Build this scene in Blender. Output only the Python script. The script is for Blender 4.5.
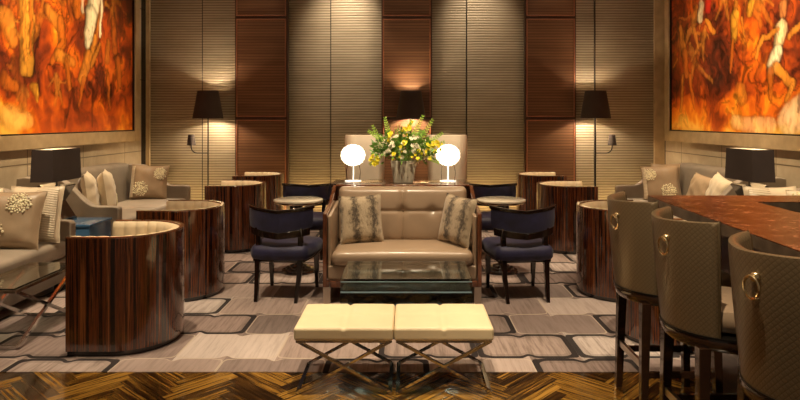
import bpy, math, random
import numpy as np
from mathutils import Vector, Matrix, Euler
sc = bpy.context.scene
for o in list(bpy.data.objects): bpy.data.objects.remove(o)
random.seed(7)
PI = math.pi
R = math.radians
COL = sc.collection

# ------------------------------------------------------------------ camera, world, exposure
cam = bpy.data.cameras.new('camera'); camo = bpy.data.objects.new('camera', cam); COL.objects.link(camo)
camo.location = (0, 0, 1.55); camo.rotation_euler = (R(90), 0, 0)
cam.sensor_width = 36; cam.lens = 28.8; cam.shift_x = -0.00875; cam.shift_y = -0.1
cam.clip_start = .05
sc.camera = camo
sc.view_settings.view_transform = 'Standard'; sc.view_settings.look = 'None'
sc.view_settings.gamma = 1; sc.view_settings.exposure = 0.9
sc.view_settings.use_curve_mapping = False
w = bpy.data.worlds.new('world'); sc.world = w; w.use_nodes = True
w.node_tree.nodes['Background'].inputs[0].default_value = (1, .74, .5, 1)
w.node_tree.nodes['Background'].inputs[1].default_value = .06

WARM = (1, .70, .40); WARM2 = (1, .78, .52); GOLD = (1, .62, .22)
def spot(name, loc, target, power, angle, blend=.6, col=WARM2, size=.05):
    l = bpy.data.lights.new(name, 'SPOT'); l.energy = power*1.5; l.spot_size = R(angle); l.spot_blend = blend
    l.color = col; l.shadow_soft_size = size
    o = bpy.data.objects.new(name, l); COL.objects.link(o); o.location = loc
    o.rotation_euler = (Vector(target) - Vector(loc)).to_track_quat('-Z', 'Y').to_euler()
    return o
def area(name, loc, target, power, sx, sy, col=WARM):
    l = bpy.data.lights.new(name, 'AREA'); l.shape = 'RECTANGLE'; l.size = sx; l.size_y = sy; l.energy = power; l.color = col
    o = bpy.data.objects.new(name, l); COL.objects.link(o); o.location = loc
    o.rotation_euler = (Vector(target) - Vector(loc)).to_track_quat('-Z', 'Y').to_euler()
    return o
CX = -.06     # the room's axis of symmetry
area('overhead_fill', (0, 4.8, 4.75), (0, 4.8, 0), 24, 7, 8)  # unseen soft fill light, added overhead to lift the ambient level
spot('bench_spot', (-.15, 3.3, 4.6), (-.10, 3.8, .4), 265, 34, .8)
spot('sofa_spot', (CX, 4.9, 4.6), (CX, 5.9, .5), 200, 34, .8)
spot('flower_spot', (CX, 4.4, 4.3), (CX, 6.55, 1.15), 190, 18, .8)
for s in (-1, 1):
    spot('pillow_spot', (CX+s*2.9, 4.6, 4.6), (CX+s*3.35, 5.5, .6), 240, 36, .8)
    spot('far_sofa_spot', (CX+s*2.9, 6.9, 4.6), (CX+s*3.4, 7.5, .6), 240, 38, .8)
    spot('corner_sofa_spot', (CX+s*2.9, 8.2, 4.6), (CX+s*3.4, 8.9, .6), 95, 36, .8)
    spot('tub_spot', (CX+s*1.9, 4.3, 4.6), (CX+s*2.0, 4.9, .6), 170, 40, .8)
    spot('tub_spot_middle', (CX+s*1.9, 6.9, 4.6), (CX+s*2.0, 7.6, .6), 230, 34, .8)
    spot('tub_spot_back', (CX+s*1.9, 8.6, 4.6), (CX+s*2.0, 9.2, .6), 190, 30, .8)
    spot('cafe_table_spot', (CX+s*1.03, 6.3, 4.6), (CX+s*1.03, 6.6, .7), 170, 26, .9)
    spot('wing_chair_spot', (CX+s*.5, 6.3, 4.6), (CX+s*.5, 8.1, 1.15), 260, 18, .8)
    spot('mural_spot', (CX+s*1.6, 7.4, 4.7), (CX+s*4.2, 7.9, 2.6), 340, 62, .8, (1, .74, .42))
    spot('mural_spot_near', (CX+s*1.6, 5.3, 4.7), (CX+s*4.2, 6.0, 2.4), 210, 62, .8, (1, .74, .42))
    spot('wall_washer', (CX+(s*1.1+.12), 8.9, 4.9), (CX+(s*1.1+.12), 10.4, 2.9), 230 if s < 0 else 120, 40, 1, WARM2)
    spot('column_washer', (CX+s*2.35, 9.6, 4.8), (CX+s*2.35, 10.3, 2.6), 22, 36, .7, WARM2)
    area('wall_foot_glow', (CX+s*1.2, 9.95, .05), (CX+s*1.2, 10.4, .9), 9, 1.7, .06, GOLD)
    area('wall_foot_glow_outer', (CX+s*3.2, 9.95, .05), (CX+s*3.2, 10.4, .9), 6, 1.6, .06, GOLD)
spot('front_rug_spot', (-1.2, 4.2, 4.6), (-1.1, 4.9, 0), 110, 50, .9)
spot('front_rug_spot', (1.2, 4.2, 4.6), (1.1, 4.9, 0), 110, 50, .9)
spot('bar_spot', (.5, 1.5, 4.4), (1.25, 2.7, .9), 190, 50, .8)
spot('parquet_spot', (-1.8, 2.6, 4.6), (-1.6, 3.6, 0), 120, 46, .9)

# ------------------------------------------------------------------ node helpers / materials
def newmat(name):
    m = bpy.data.materials.new(name); m.use_nodes = True
    nt = m.node_tree; return m, nt, nt.nodes['Principled BSDF']
def setb(b, col=None, rough=.5, metal=0, coat=0, spec=None, sheen=0, trans=0, ior=None, coat_rough=.05):
    if col is not None: b.inputs['Base Color'].default_value = (*col, 1)
    b.inputs['Roughness'].default_value = rough; b.inputs['Metallic'].default_value = metal
    b.inputs['Coat Weight'].default_value = coat; b.inputs['Coat Roughness'].default_value = coat_rough
    if spec is not None: b.inputs['Specular IOR Level'].default_value = spec
    b.inputs['Sheen Weight'].default_value = sheen
    b.inputs['Transmission Weight'].default_value = trans
    if ior: b.inputs['IOR'].default_value = ior
def tex(nt, scale=(1, 1, 1), coord='Object', rot=(0, 0, 0)):
    tc = nt.nodes.new('ShaderNodeTexCoord'); mp = nt.nodes.new('ShaderNodeMapping')
    nt.links.new(tc.outputs[coord], mp.inputs[0]); mp.inputs['Scale'].default_value = scale; mp.inputs['Rotation'].default_value = rot
    return mp.outputs[0]
def noise(nt, vec, scale=1, detail=3, rough=.5, dist=0):
    n = nt.nodes.new('ShaderNodeTexNoise'); nt.links.new(vec, n.inputs['Vector'])
    n.inputs['Scale'].default_value = scale; n.inputs['Detail'].default_value = detail
    n.inputs['Roughness'].default_value = rough; n.inputs['Distortion'].default_value = dist
    return n.outputs['Fac']
def ramp(nt, fac, stops):
    r = nt.nodes.new('ShaderNodeValToRGB'); nt.links.new(fac, r.inputs[0]); e = r.color_ramp.elements
    while len(e) < len(stops): e.new(.5)
    for el, (p, c) in zip(e, stops): el.position = p; el.color = (*c, 1)
    return r.outputs[0]
def bump(nt, b, h, strength=.3, dist=.01):
    n = nt.nodes.new('ShaderNodeBump'); nt.links.new(h, n.inputs['Height'])
    n.inputs['Strength'].default_value = strength; n.inputs['Distance'].default_value = dist
    nt.links.new(n.outputs[0], b.inputs['Normal'])
def mth(nt, op, *a):
    n = nt.nodes.new('ShaderNodeMath'); n.operation = op
    for i, v in enumerate(a):
        if isinstance(v, (int, float)): n.inputs[i].default_value = v
        else: nt.links.new(v, n.inputs[i])
    return n.outputs[0]
def mixc(nt, f, a, b, mode='MIX'):
    n = nt.nodes.new('ShaderNodeMix'); n.data_type = 'RGBA'; n.blend_type = mode
    for i, v in ((0, f), (6, a), (7, b)):
        if isinstance(v, (int, float)): n.inputs[i].default_value = v
        elif isinstance(v, tuple): n.inputs[i].default_value = (*v, 1)
        else: nt.links.new(v, n.inputs[i])
    return n.outputs[2]
def L(nt, a, b): nt.links.new(a, b)

def plain(name, col, rough=.5, metal=0, coat=0, bumpscale=0, bs=.2, var=.12, sheen=0, vscale=6, spec=None):
    m, nt, b = newmat(name); setb(b, col, rough, metal, coat, sheen=sheen, spec=spec)
    v = tex(nt); n = noise(nt, v, vscale, 4)
    c0 = tuple(c*(1-var) for c in col); c1 = tuple(min(1, c*(1+var)) for c in col)
    L(nt, ramp(nt, n, [(.3, c0), (.7, c1)]), b.inputs['Base Color'])
    if bumpscale: bump(nt, b, noise(nt, v, bumpscale, 4), bs, .003)
    return m
def streak(name, scale, stops, rough=.25, coat=0, dist=.2, detail=5, coord='Object', bs=0, spec=None):
    m, nt, b = newmat(name); setb(b, None, rough, 0, coat, spec=spec)
    v = tex(nt, scale, coord); n = noise(nt, v, 1, detail, .6, dist)
    L(nt, ramp(nt, n, stops), b.inputs['Base Color'])
    if bs: bump(nt, b, n, bs, .002)
    return m
MAC = streak('macassar_veneer', (52, 52, .8), [(.36, (.010, .003, .001)), (.46, (.035, .009, .003)), (.52, (.155, .040, .011)), (.58, (.035, .009, .003)), (.66, (.27, .09, .026))], .22, 1, 0)
MAC_EDGE = plain('polished_rim_wood', (.16, .06, .025), .18, 0, 1)
COLW = streak('column_veneer', (.5, .5, 13), [(.3, (.065, .025, .010)), (.7, (.15, .064, .027))], .38, .2, .1, spec=.4)
def reeded():
    m, nt, b = newmat('reeded_column_veneer'); setb(b, None, .38, 0, .15, spec=.4)
    n = noise(nt, tex(nt, (.5, .5, 9)), 1, 4, .6, .2); v = tex(nt); sp = nt.nodes.new('ShaderNodeSeparateXYZ'); L(nt, v, sp.inputs[0])
    f = mth(nt, 'FRACT', mth(nt, 'MULTIPLY', sp.outputs[2], 1/.045))
    c = ramp(nt, n, [(.3, (.070, .031, .014)), (.7, (.155, .080, .041))])
    L(nt, mixc(nt, ramp(nt, f, [(0, (0, 0, 0)), (.3, (1, 1, 1)), (.85, (1, 1, 1)), (1, (0, 0, 0))]), (.045, .016, .007), c), b.inputs['Base Color'])
    return m
COLW = reeded()
COLD = plain('column_dark_edge', (.040, .013, .007), .35, 0, .3)
COLF = plain('column_frame_wood', (.19, .072, .034), .3, 0, .4)  # frame tone lightened: a thin reddish highlight put into the colour
DARKW = plain('espresso_wood', (.012, .006, .004), .22, 0, .8)
STOOLW = plain('dark_walnut', (.038, .017, .009), .22, 0, .7)
SOFAW = streak('rosewood', (20, 20, 3), [(.35, (.05, .014, .006)), (.65, (.22, .07, .025))], .2, .8, .1)
CREAM = plain('cream_leather', (.80, .67, .44), .5, 0, 0, 120, .08, .05)
TUBC = plain('cream_suede', (.66, .54, .36), .6, 0, 0, 60, .1, .06)
SATIN = plain('champagne_satin', (.39, .285, .195), .29, 0, .1, 40, .06, .06)
GREYF = plain('pale_grey_velvet', (.30, .25, .195), .6, 0, 0, 80, .15, .12, .03, 5)
DKGREYF = plain('grey_taupe_velvet', (.155, .125, .095), .6, 0, 0, 80, .15, .12, .03, 5)
WING = plain('cream_linen', (.66, .56, .43), .7, 0, 0, 60, .1, .06)
NAVY = plain('navy_velvet', (.014, .013, .050), .6, 0, 0, 30, .3, .5, .12, 9)
TAUPE = plain('taupe_silk', (.36, .265, .17), .42, 0, 0, 50, .15, .08, .05)
IVORY = plain('ivory_silk', (.68, .58, .42), .4, 0, 0, 20, .4, .06, .3)
BRONZEP = plain('bronze_silk', (.16, .10, .06), .4, 0, 0, 20, .4, .1, .3)
PEARL = plain('pearl_beads', (.90, .84, .60), .3, 0, .3)
CHROME = plain('chrome', (.56, .55, .53), .08, 1, var=.03)
STEEL = plain('brushed_steel', (.55, .50, .44), .28, 1, var=.05)
BRASS = plain('brass', (.84, .68, .42), .22, 1, var=.05)
BLACKM = plain('black_metal', (.02, .017, .015), .35, .6)
SHADE = plain('black_shade_fabric', (.030, .020, .018), .8, 0, 0, 90, .1)
SHADEIN = plain('shade_lining', (.80, .72, .58), .7)
MARB = plain('cream_marble', (.72, .66, .54), .15, 0, .4, vscale=9)
CERAM = plain('stone_planter', (.46, .41, .31), .55, 0, 0, 30, .2, .15)
FRAMEG = plain('bronze_gilt_frame', (.44, .33, .20), .40, .4, 0, 40, .1, .15)
LEAF = plain('green_leaf', (.16, .34, .045), .5, 0, 0, var=.4, vscale=20)
LEAFL = plain('lime_fern_leaf', (.36, .60, .07), .5, 0, 0, var=.3, vscale=20)
PETW = plain('white_petal', (.85, .80, .62), .6, var=.05)
PETY = plain('yellow_petal', (.90, .80, .04), .6, var=.1)
DARKIN = plain('dark_bar_interior', (.02, .014, .010), .5)
BARW = streak('bar_front_wood', (3, 3, 30), [(.3, (.03, .013, .008)), (.7, (.07, .03, .016))], .3, .4)

def granite():
    m, nt, b = newmat('polished_brown_stone'); setb(b, None, .24, 0, 0, spec=.22)
    v = tex(nt); n1 = noise(nt, v, 34, 8, .8); n2 = noise(nt, v, 9, 5)
    c = ramp(nt, n1, [(.38, (.03, .013, .008)), (.52, (.19, .07, .035)), (.66, (.45, .20, .11))])
    L(nt, mixc(nt, ramp(nt, n2, [(.45, (0, 0, 0)), (.6, (.75, .75, .75))]), c, (.045, .018, .010)), b.inputs['Base Color']); bump(nt, b, n1, .35, .002); return m
GRAN = granite()
EDGE = plain('honed_stone_edge', (.13, .095, .065), .5, 0, 0, 40, .2, .35, vscale=14)

def fur():
    m, nt, b = newmat('striped_faux_fur'); setb(b, None, .8, sheen=.4)
    v = tex(nt, (1, 1, 1)); sp = nt.nodes.new('ShaderNodeSeparateXYZ'); L(nt, v, sp.inputs[0])
    n = noise(nt, v, 14, 4, .6)
    x = mth(nt, 'ADD', mth(nt, 'MULTIPLY', sp.outputs[0], 40), mth(nt, 'MULTIPLY', n, 7.0))
    s = mth(nt, 'SINE', x)
    n2 = noise(nt, tex(nt, (60, 60, 25)), 1, 5, .7)
    f = mth(nt, 'ADD', mth(nt, 'MULTIPLY', s, .32), n2)
    L(nt, ramp(nt, f, [(.3, (.50, .40, .27)), (.55, (.36, .28, .18)), (.85, (.07, .05, .032))]), b.inputs['Base Color'])
    bump(nt, b, n2, .9, .01); return m
FUR = fur()

def quilt():
    m, nt, b = newmat('quilted_bronze_leather'); setb(b, None, .38, .25, .1)
    tc = nt.nodes.new('ShaderNodeUVMap'); sp = nt.nodes.new('ShaderNodeSeparateXYZ'); L(nt, tc.outputs[0], sp.inputs[0])
    u, v = sp.outputs[0], sp.outputs[1]; k = 46*PI
    a = mth(nt, 'ABSOLUTE', mth(nt, 'SINE', mth(nt, 'MULTIPLY', mth(nt, 'ADD', u, v), k)))
    c = mth(nt, 'ABSOLUTE', mth(nt, 'SINE', mth(nt, 'MULTIPLY', mth(nt, 'SUBTRACT', u, v), k)))
    h = mth(nt, 'POWER', mth(nt, 'MINIMUM', a, c), .5)
    L(nt, ramp(nt, h, [(.15, (.125, .088, .046)), (.6, (.22, .16, .092))]), b.inputs['Base Color'])
    bump(nt, b, h, .2, .002); return m
QUILT = quilt()

def ribbed():
    m, nt, b = newmat('ribbed_bronze_wall'); setb(b, None, .42, .25, spec=.5)
    v = tex(nt); sp = nt.nodes.new('ShaderNodeSeparateXYZ'); L(nt, v, sp.inputs[0])
    f = mth(nt, 'FRACT', mth(nt, 'MULTIPLY', sp.outputs[2], 1/.042))
    n = noise(nt, tex(nt, (1.2, 1.2, 5)), 1, 4, .6)
    n2 = noise(nt, tex(nt, (2, 2, 160)), 1, 2, .6)
    c = ramp(nt, mth(nt, 'ADD', mth(nt, 'MULTIPLY', n, .6), mth(nt, 'MULTIPLY', n2, .4)), [(.35, (.21, .175, .12)), (.65, (.31, .265, .195))])
    L(nt, mixc(nt, ramp(nt, f, [(0, (0, 0, 0)), (.38, (1, 1, 1)), (.8, (1, 1, 1)), (1, (0, 0, 0))]), (.095, .075, .05), c), b.inputs['Base Color'])  # groove shade between the ribs is painted into the colour
    return m
RIB = ribbed()

def stonewall():
    m, nt, b = newmat('beige_stone_panels'); setb(b, None, .5)
    v = tex(nt); n = noise(nt, v, 2.2, 6, .6, .6)
    c = ramp(nt, n, [(.3, (.27, .215, .15)), (.7, (.42, .345, .25))])
    sp = nt.nodes.new('ShaderNodeSeparateXYZ'); L(nt, v, sp.inputs[0])
    fy = mth(nt, 'ABSOLUTE', mth(nt, 'SUBTRACT', mth(nt, 'FRACT', mth(nt, 'MULTIPLY', mth(nt, 'ADD', sp.outputs[1], .25), 1/1.25)), .5))
    fz = mth(nt, 'ABSOLUTE', mth(nt, 'SUBTRACT', mth(nt, 'FRACT', mth(nt, 'MULTIPLY', mth(nt, 'ADD', sp.outputs[2], .1), 1/1.15)), .5))
    line = mth(nt, 'GREATER_THAN', mth(nt, 'MAXIMUM', fy, fz), .494)
    L(nt, mixc(nt, line, c, (.12, .09, .06)), b.inputs['Base Color']); bump(nt, b, n, .1, .004); return m
STONE = stonewall()

def carpet_mat():
    m, nt, b = newmat('patterned_carpet'); setb(b, None, .95, spec=.05)
    v = tex(nt); sp = nt.nodes.new('ShaderNodeSeparateXYZ'); L(nt, v, sp.inputs[0])
    PX, PY = .66, .47
    X = mth(nt, 'DIVIDE', mth(nt, 'ADD', sp.outputs[0], 20*PX-.80), PX)
    Y = mth(nt, 'DIVIDE', mth(nt, 'ADD', sp.outputs[1], 20*PY*2-4.62), PY)
    c1 = mth(nt, 'COSINE', mth(nt, 'MULTIPLY', X, 2*PI)); c3 = mth(nt, 'POWER', mth(nt, 'ABSOLUTE', c1), 17)
    c3 = mth(nt, 'MULTIPLY', c3, mth(nt, 'SIGN', c1))
    V = mth(nt, 'ADD', Y, mth(nt, 'MULTIPLY', mth(nt, 'MULTIPLY', c3, mth(nt, 'COSINE', mth(nt, 'MULTIPLY', Y, PI))), .09))
    row = mth(nt, 'FLOOR', V); par = mth(nt, 'MULTIPLY', mth(nt, 'MODULO', row, 2), .5)
    U = mth(nt, 'ADD', X, par); colm = mth(nt, 'FLOOR', U)
    du = mth(nt, 'MULTIPLY', mth(nt, 'SUBTRACT', .5, mth(nt, 'ABSOLUTE', mth(nt, 'SUBTRACT', mth(nt, 'FRACT', U), .5))), PX)
    dv = mth(nt, 'MULTIPLY', mth(nt, 'SUBTRACT', .5, mth(nt, 'ABSOLUTE', mth(nt, 'SUBTRACT', mth(nt, 'FRACT', V), .5))), PY)
    rr = .11   # rounded corners: distance to a rounded rectangle's edge
    ax = mth(nt, 'MAXIMUM', mth(nt, 'SUBTRACT', rr, du), 0); ay = mth(nt, 'MAXIMUM', mth(nt, 'SUBTRACT', rr, dv), 0)
    d = mth(nt, 'SUBTRACT', rr, mth(nt, 'SQRT', mth(nt, 'ADD', mth(nt, 'MULTIPLY', ax, ax), mth(nt, 'MULTIPLY', ay, ay))))
    d = mth(nt, 'MINIMUM', d, mth(nt, 'MINIMUM', du, dv))
    cmb = nt.nodes.new('ShaderNodeCombineXYZ'); L(nt, colm, cmb.inputs[0]); L(nt, row, cmb.inputs[1])
    wn = nt.nodes.new('ShaderNodeTexWhiteNoise'); wn.noise_dimensions = '2D'; L(nt, cmb.outputs[0], wn.inputs['Vector'])
    rnd = wn.outputs['Value']
    cmb2 = nt.nodes.new('ShaderNodeCombineXYZ'); L(nt, row, cmb2.inputs[0]); L(nt, colm, cmb2.inputs[1]); cmb2.inputs[2].default_value = 7
    wn2 = nt.nodes.new('ShaderNodeTexWhiteNoise'); wn2.noise_dimensions = '2D'; L(nt, cmb2.outputs[0], wn2.inputs['Vector'])
    rnd2 = wn2.outputs['Value']
    base = ramp(nt, rnd, [(0, (.20, .16, .15)), (.4, (.31, .24, .22)), (.75, (.40, .32, .29)), (1, (.58, .51, .48))])
    st = noise(nt, tex(nt, (34, 2.2, 1), rot=(0, 0, .35)), 1, 5, .7)
    fib = noise(nt, v, 220, 2)
    streaky = ramp(nt, st, [(.38, (.50, .48, .46)), (.5, (.85, .84, .83)), (.62, (1.0, 1.0, 1.0))])
    base = mixc(nt, mth(nt, 'ADD', .35, mth(nt, 'MULTIPLY', rnd2, .6)), base, mixc(nt, 1.0, base, streaky, 'MULTIPLY'))
    # dark outline on about half of the cells, thin pale line on the others
    dark = mth(nt, 'GREATER_THAN', rnd2, .42)
    wd = mth(nt, 'ADD', .026, mth(nt, 'MULTIPLY', rnd2, .012))
    band = mth(nt, 'MULTIPLY', dark, mth(nt, 'LESS_THAN', mth(nt, 'ABSOLUTE', mth(nt, 'SUBTRACT', d, .020)), mth(nt, 'MULTIPLY', wd, .56)))
    shade = mth(nt, 'MULTIPLY', dark, mth(nt, 'LESS_THAN', d, .075))
    pale = mth(nt, 'MULTIPLY', mth(nt, 'SUBTRACT', 1, dark), mth(nt, 'LESS_THAN', mth(nt, 'ABSOLUTE', mth(nt, 'SUBTRACT', d, .004)), .0045))
    c = mixc(nt, mth(nt, 'MULTIPLY', shade, .28), base, (.12, .10, .085))
    c = mixc(nt, mth(nt, 'MULTIPLY', band, .92), c, (.018, .016, .018))
    c = mixc(nt, mth(nt, 'MULTIPLY', pale, .7), c, (.50, .42, .34))
    L(nt, c, b.inputs['Base Color']); bump(nt, b, fib, .5, .004); return m
CARPET = carpet_mat()

def parquet_mat():
    m, nt, b = newmat('herringbone_parquet'); setb(b, None, .18, 0, .6)
    v = tex(nt, (2.2, 55, 1), 'UV'); n = noise(nt, v, 1, 6, .65, .2)
    at = nt.nodes.new('ShaderNodeAttribute'); at.attribute_name = 'tone'
    f = mth(nt, 'ADD', n, mth(nt, 'MULTIPLY', mth(nt, 'SUBTRACT', at.outputs['Fac'], .5), .22))
    L(nt, ramp(nt, f, [(.36, (.012, .006, .002)), (.47, (.06, .027, .006)), (.56, (.22, .11, .018)), (.7, (.42, .23, .045))]), b.inputs['Base Color'])
    return m
PARQ = parquet_mat()

def glassm(name, col, rough=0.0):
    m, nt, b = newmat(name); setb(b, col, rough, 0, 0, trans=1, ior=1.5)
    return m
GLASS = glassm('clear_glass', (.86, .95, .93)); GLASSB = glassm('blue_green_glass', (.34, .43, .47))
SMOKE = plain('smoked_glass', (.05, .055, .055), .08, 0, .5)
EDGEB = plain('blue_glass_edge', (.30, .48, .58), .2, 0, .5)
BLUEMIR = plain('blue_mirror_glass', (.08, .21, .40), .15, .2, .5, var=.05)
def emis(name, col, s, base=(.8, .8, .8)):
    m, nt, b = newmat(name); setb(b, base, .3); b.inputs['Emission Color'].default_value = (*col, 1); b.inputs['Emission Strength'].default_value = s; return m
GLOBE = emis('glowing_crystal', (1, .86, .62), 9.0)
BEADS = emis('lit_crystal_beads', (1, .84, .58), 1.6, (.9, .9, .9))
LITACR = emis('lit_acrylic', (1, .9, .75), .5, (.9, .88, .8))

# ------------------------------------------------------------------ geometry helpers
class G:
    def __init__(s): s.v = []; s.f = []; s.uv = None
    def add(s, vs, fs, M=None):
        n = len(s.v)
        s.v += [tuple(M @ Vector(p)) if M else tuple(p) for p in vs]; s.f += [tuple(i+n for i in f) for f in fs]; return s
    def box(s, x0, x1, y0, y1, z0, z1, M=None):
        vs = [(x, y, z) for z in (z0, z1) for y in (y0, y1) for x in (x0, x1)]
        return s.add(vs, [(0, 2, 3, 1), (4, 5, 7, 6), (0, 1, 5, 4), (2, 6, 7, 3), (0, 4, 6, 2), (1, 3, 7, 5)], M)
    def rbox(s, x0, x1, y0, y1, z0, z1, r=.02, n=8, fn=None, M=None):
        """rounded box as a deformed grid cube; fn(u,v,w,p) may bend it"""
        cx, cy, cz = (x0+x1)/2, (y0+y1)/2, (z0+z1)/2; h = ((x1-x0)/2, (y1-y0)/2, (z1-z0)/2)
        r = min(r, *h); idx = {}; vs = []; fs = []
        ts = []
        for a in range(3):
            k = r/h[a]; inner = [-1+k+(2-2*k)*i/n for i in range(n+1)]
            ts.append([-1, -1+k*.3, -1+k*.65]+inner+[1-k*.65, 1-k*.3, 1])
        N = len(ts[0])-1
        def vert(i, j, k):
            key = (i, j, k)
            if key in idx: return idx[key]
            t = (ts[0][i], ts[1][j], ts[2][k]); p = [t[a]*h[a] for a in range(3)]
            q = [max(-h[a]+r, min(h[a]-r, p[a])) for a in range(3)]
            d = [p[a]-q[a] for a in range(3)]; l = math.sqrt(sum(c*c for c in d))
            if l > 1e-9: p = [q[a]+d[a]/l*r for a in range(3)]
            p = (p[0]+cx, p[1]+cy, p[2]+cz)
            if fn: p = fn(t[0], t[1], t[2], p)
            idx[key] = len(vs); vs.append(p); return idx[key]
        for a in range(N):
            for c in range(N):
                for e, fl in ((0, 0), (N, 1)):
                    q = [(a, c), (a+1, c), (a+1, c+1), (a, c+1)]
                    if fl: q = q
                    else: q = q[::-1]
                    fs.append(tuple(vert(i, j, e) for i, j in q))
                    fs.append(tuple(vert(e, i, j) for i, j in q))
                    fs.append(tuple(vert(j, e, i) for i, j in q))
        return s.add(vs, fs, M)
    def loft(s, rings, closed=True, caps=True, loop=False, M=None):
        m = len(rings[0]); vs = [p for r in rings for p in r]; fs = []
        K = len(rings)
        for a in range(K if loop else K-1):
            b = (a+1) % K
            for i in range(m if closed else m-1):
                j = (i+1) % m
                fs.append((a*m+i, a*m+j, b*m+j, b*m+i))
        if caps and not loop and closed:
            fs.append(tuple(range(m))[::-1]); fs.append(tuple((K-1)*m+i for i in range(m)))
        return s.add(vs, fs, M)
    def lathe(s, prof, n=32, c=(0, 0), M=None):
        rings = [[(c[0]+r*math.cos(2*PI*i/n), c[1]+r*math.sin(2*PI*i/n), z) for i in range(n)] for r, z in prof]
        return s.loft(rings, M=M)
    def tube(s, pts, r, n=8, M=None, loop=False):
        pts = [Vector(p) for p in pts]; rings = []; K = len(pts)
        up = Vector((0, 0, 1)); prev = None
        for i, p in enumerate(pts):
            if loop: t = pts[(i+1) % K]-pts[i-1]
            else: t = pts[min(i+1, K-1)]-pts[max(i-1, 0)]
            t.normalize()
            a = prev if prev else (up if abs(t.z) < .9 else Vector((1, 0, 0)))
            a = (a-t*a.dot(t)).normalized(); prev = a; b = t.cross(a)
            rr = r[i] if isinstance(r, (list, tuple)) else r
            rings.append([tuple(p+(a*math.cos(2*PI*j/n)+b*math.sin(2*PI*j/n))*rr) for j in range(n)])
        return s.loft(rings, loop=loop, M=M)
    def bar(s, p, q, w, h, side=None, w2=None, h2=None, M=None):
        """rectangular bar from p to q; side = direction of w"""
        p, q = Vector(p), Vector(q); t = (q-p).normalized()
        a = Vector(side) if side else (Vector((1, 0, 0)) if abs(t.x) < .9 else Vector((0, 1, 0)))
        a = (a-t*a.dot(t)).normalized(); b = t.cross(a); rings = []
        for c, ww, hh in ((p, w, h), (q, w2 or w, h2 or h)):
            rings.append([tuple(c+a*sx*ww/2+b*sy*hh/2) for sx, sy in ((-1, -1), (1, -1), (1, 1), (-1, 1))])
        return s.loft(rings, M=M)
    def prism(s, poly, axis, a, b, M=None):
        def P(u, v, t): return {'x': (t, u, v), 'y': (u, t, v), 'z': (u, v, t)}[axis]
        return s.loft([[P(u, v, a) for u, v in poly], [P(u, v, b) for u, v in poly]], M=M)
    def sphere(s, c, r, n=10, m=6, sq=(1, 1, 1), M=None):
        rings = [[(c[0]+sq[0]*r*math.sin(PI*(k+.001)/(m+.002))*math.cos(2*PI*i/n), c[1]+sq[1]*r*math.sin(PI*(k+.001)/(m+.002))*math.sin(2*PI*i/n), c[2]-sq[2]*r*math.cos(PI*(k+.001)/(m+.002))) for i in range(n)] for k in range(m+1)]
        return s.loft(rings, M=M)
    def build(s, name, mat, parent=None, smooth=True, ang=38, uvfn=None, loc=None, bevel=0):
        me = bpy.data.meshes.new(name); me.from_pydata(s.v, [], s.f)
        import bmesh
        bm = bmesh.new(); bm.from_mesh(me); bmesh.ops.recalc_face_normals(bm, faces=bm.faces[:])
        bm.to_mesh(me); bm.free()
        me.update()
        if smooth:
            me.shade_smooth(); me.set_sharp_from_angle(angle=R(ang))
        if uvfn:
            uv = me.uv_layers.new(name='UVMap')
            for l in me.loops: uv.data[l.index].uv = uvfn(me.vertices[l.vertex_index].co)
        me.materials.append(mat)
        o = bpy.data.objects.new(name, me); COL.objects.link(o)
        if parent: o.parent = parent
        if loc: o.location = loc
        if bevel:
            md = o.modifiers.new('bevel', 'BEVEL'); md.width = bevel; md.segments = 2; md.limit_method = 'ANGLE'
        return o
def thing(name, label, cat, loc=(0, 0, 0), rz=0, group=None):
    o = bpy.data.objects.new(name, None); COL.objects.link(o); o.location = loc; o.rotation_euler = (0, 0, rz)
    o.empty_display_size = .1
    o['label'] = label; o['category'] = cat
    if group: o['group'] = group
    return o
def tag(o, label, cat, group=None):
    o['label'] = label; o['category'] = cat
    if group: o['group'] = group
    return o
def struct(o): o['kind'] = 'structure'; return o
def dup(root, loc, rz=0, label=None):
    def rec(o, par):
        c = o.copy(); COL.objects.link(c)
        if par: c.parent = par; c.matrix_parent_inverse = o.matrix_parent_inverse.copy()
        for ch in kids[o.name]: rec(ch, c)
        return c
    kids = {}
    def gather(o):
        kids[o.name] = list(o.children)
        for ch in o.children: gather(ch)
    gather(root)
    r = rec(root, None); r.location = loc
    if rz is not None: r.rotation_euler = (0, 0, rz)
    if label: r['label'] = label
    return r
def arc(c, r, a0, a1, n): return [(c[0]+r*math.cos(R(a0+(a1-a0)*i/n)), c[1]+r*math.sin(R(a0+(a1-a0)*i/n))) for i in range(n+1)]

# ------------------------------------------------------------------ structure
WL, WR, WB, CEIL, CARP = -4.30, 4.18, 10.4, 5.0, .004
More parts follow.
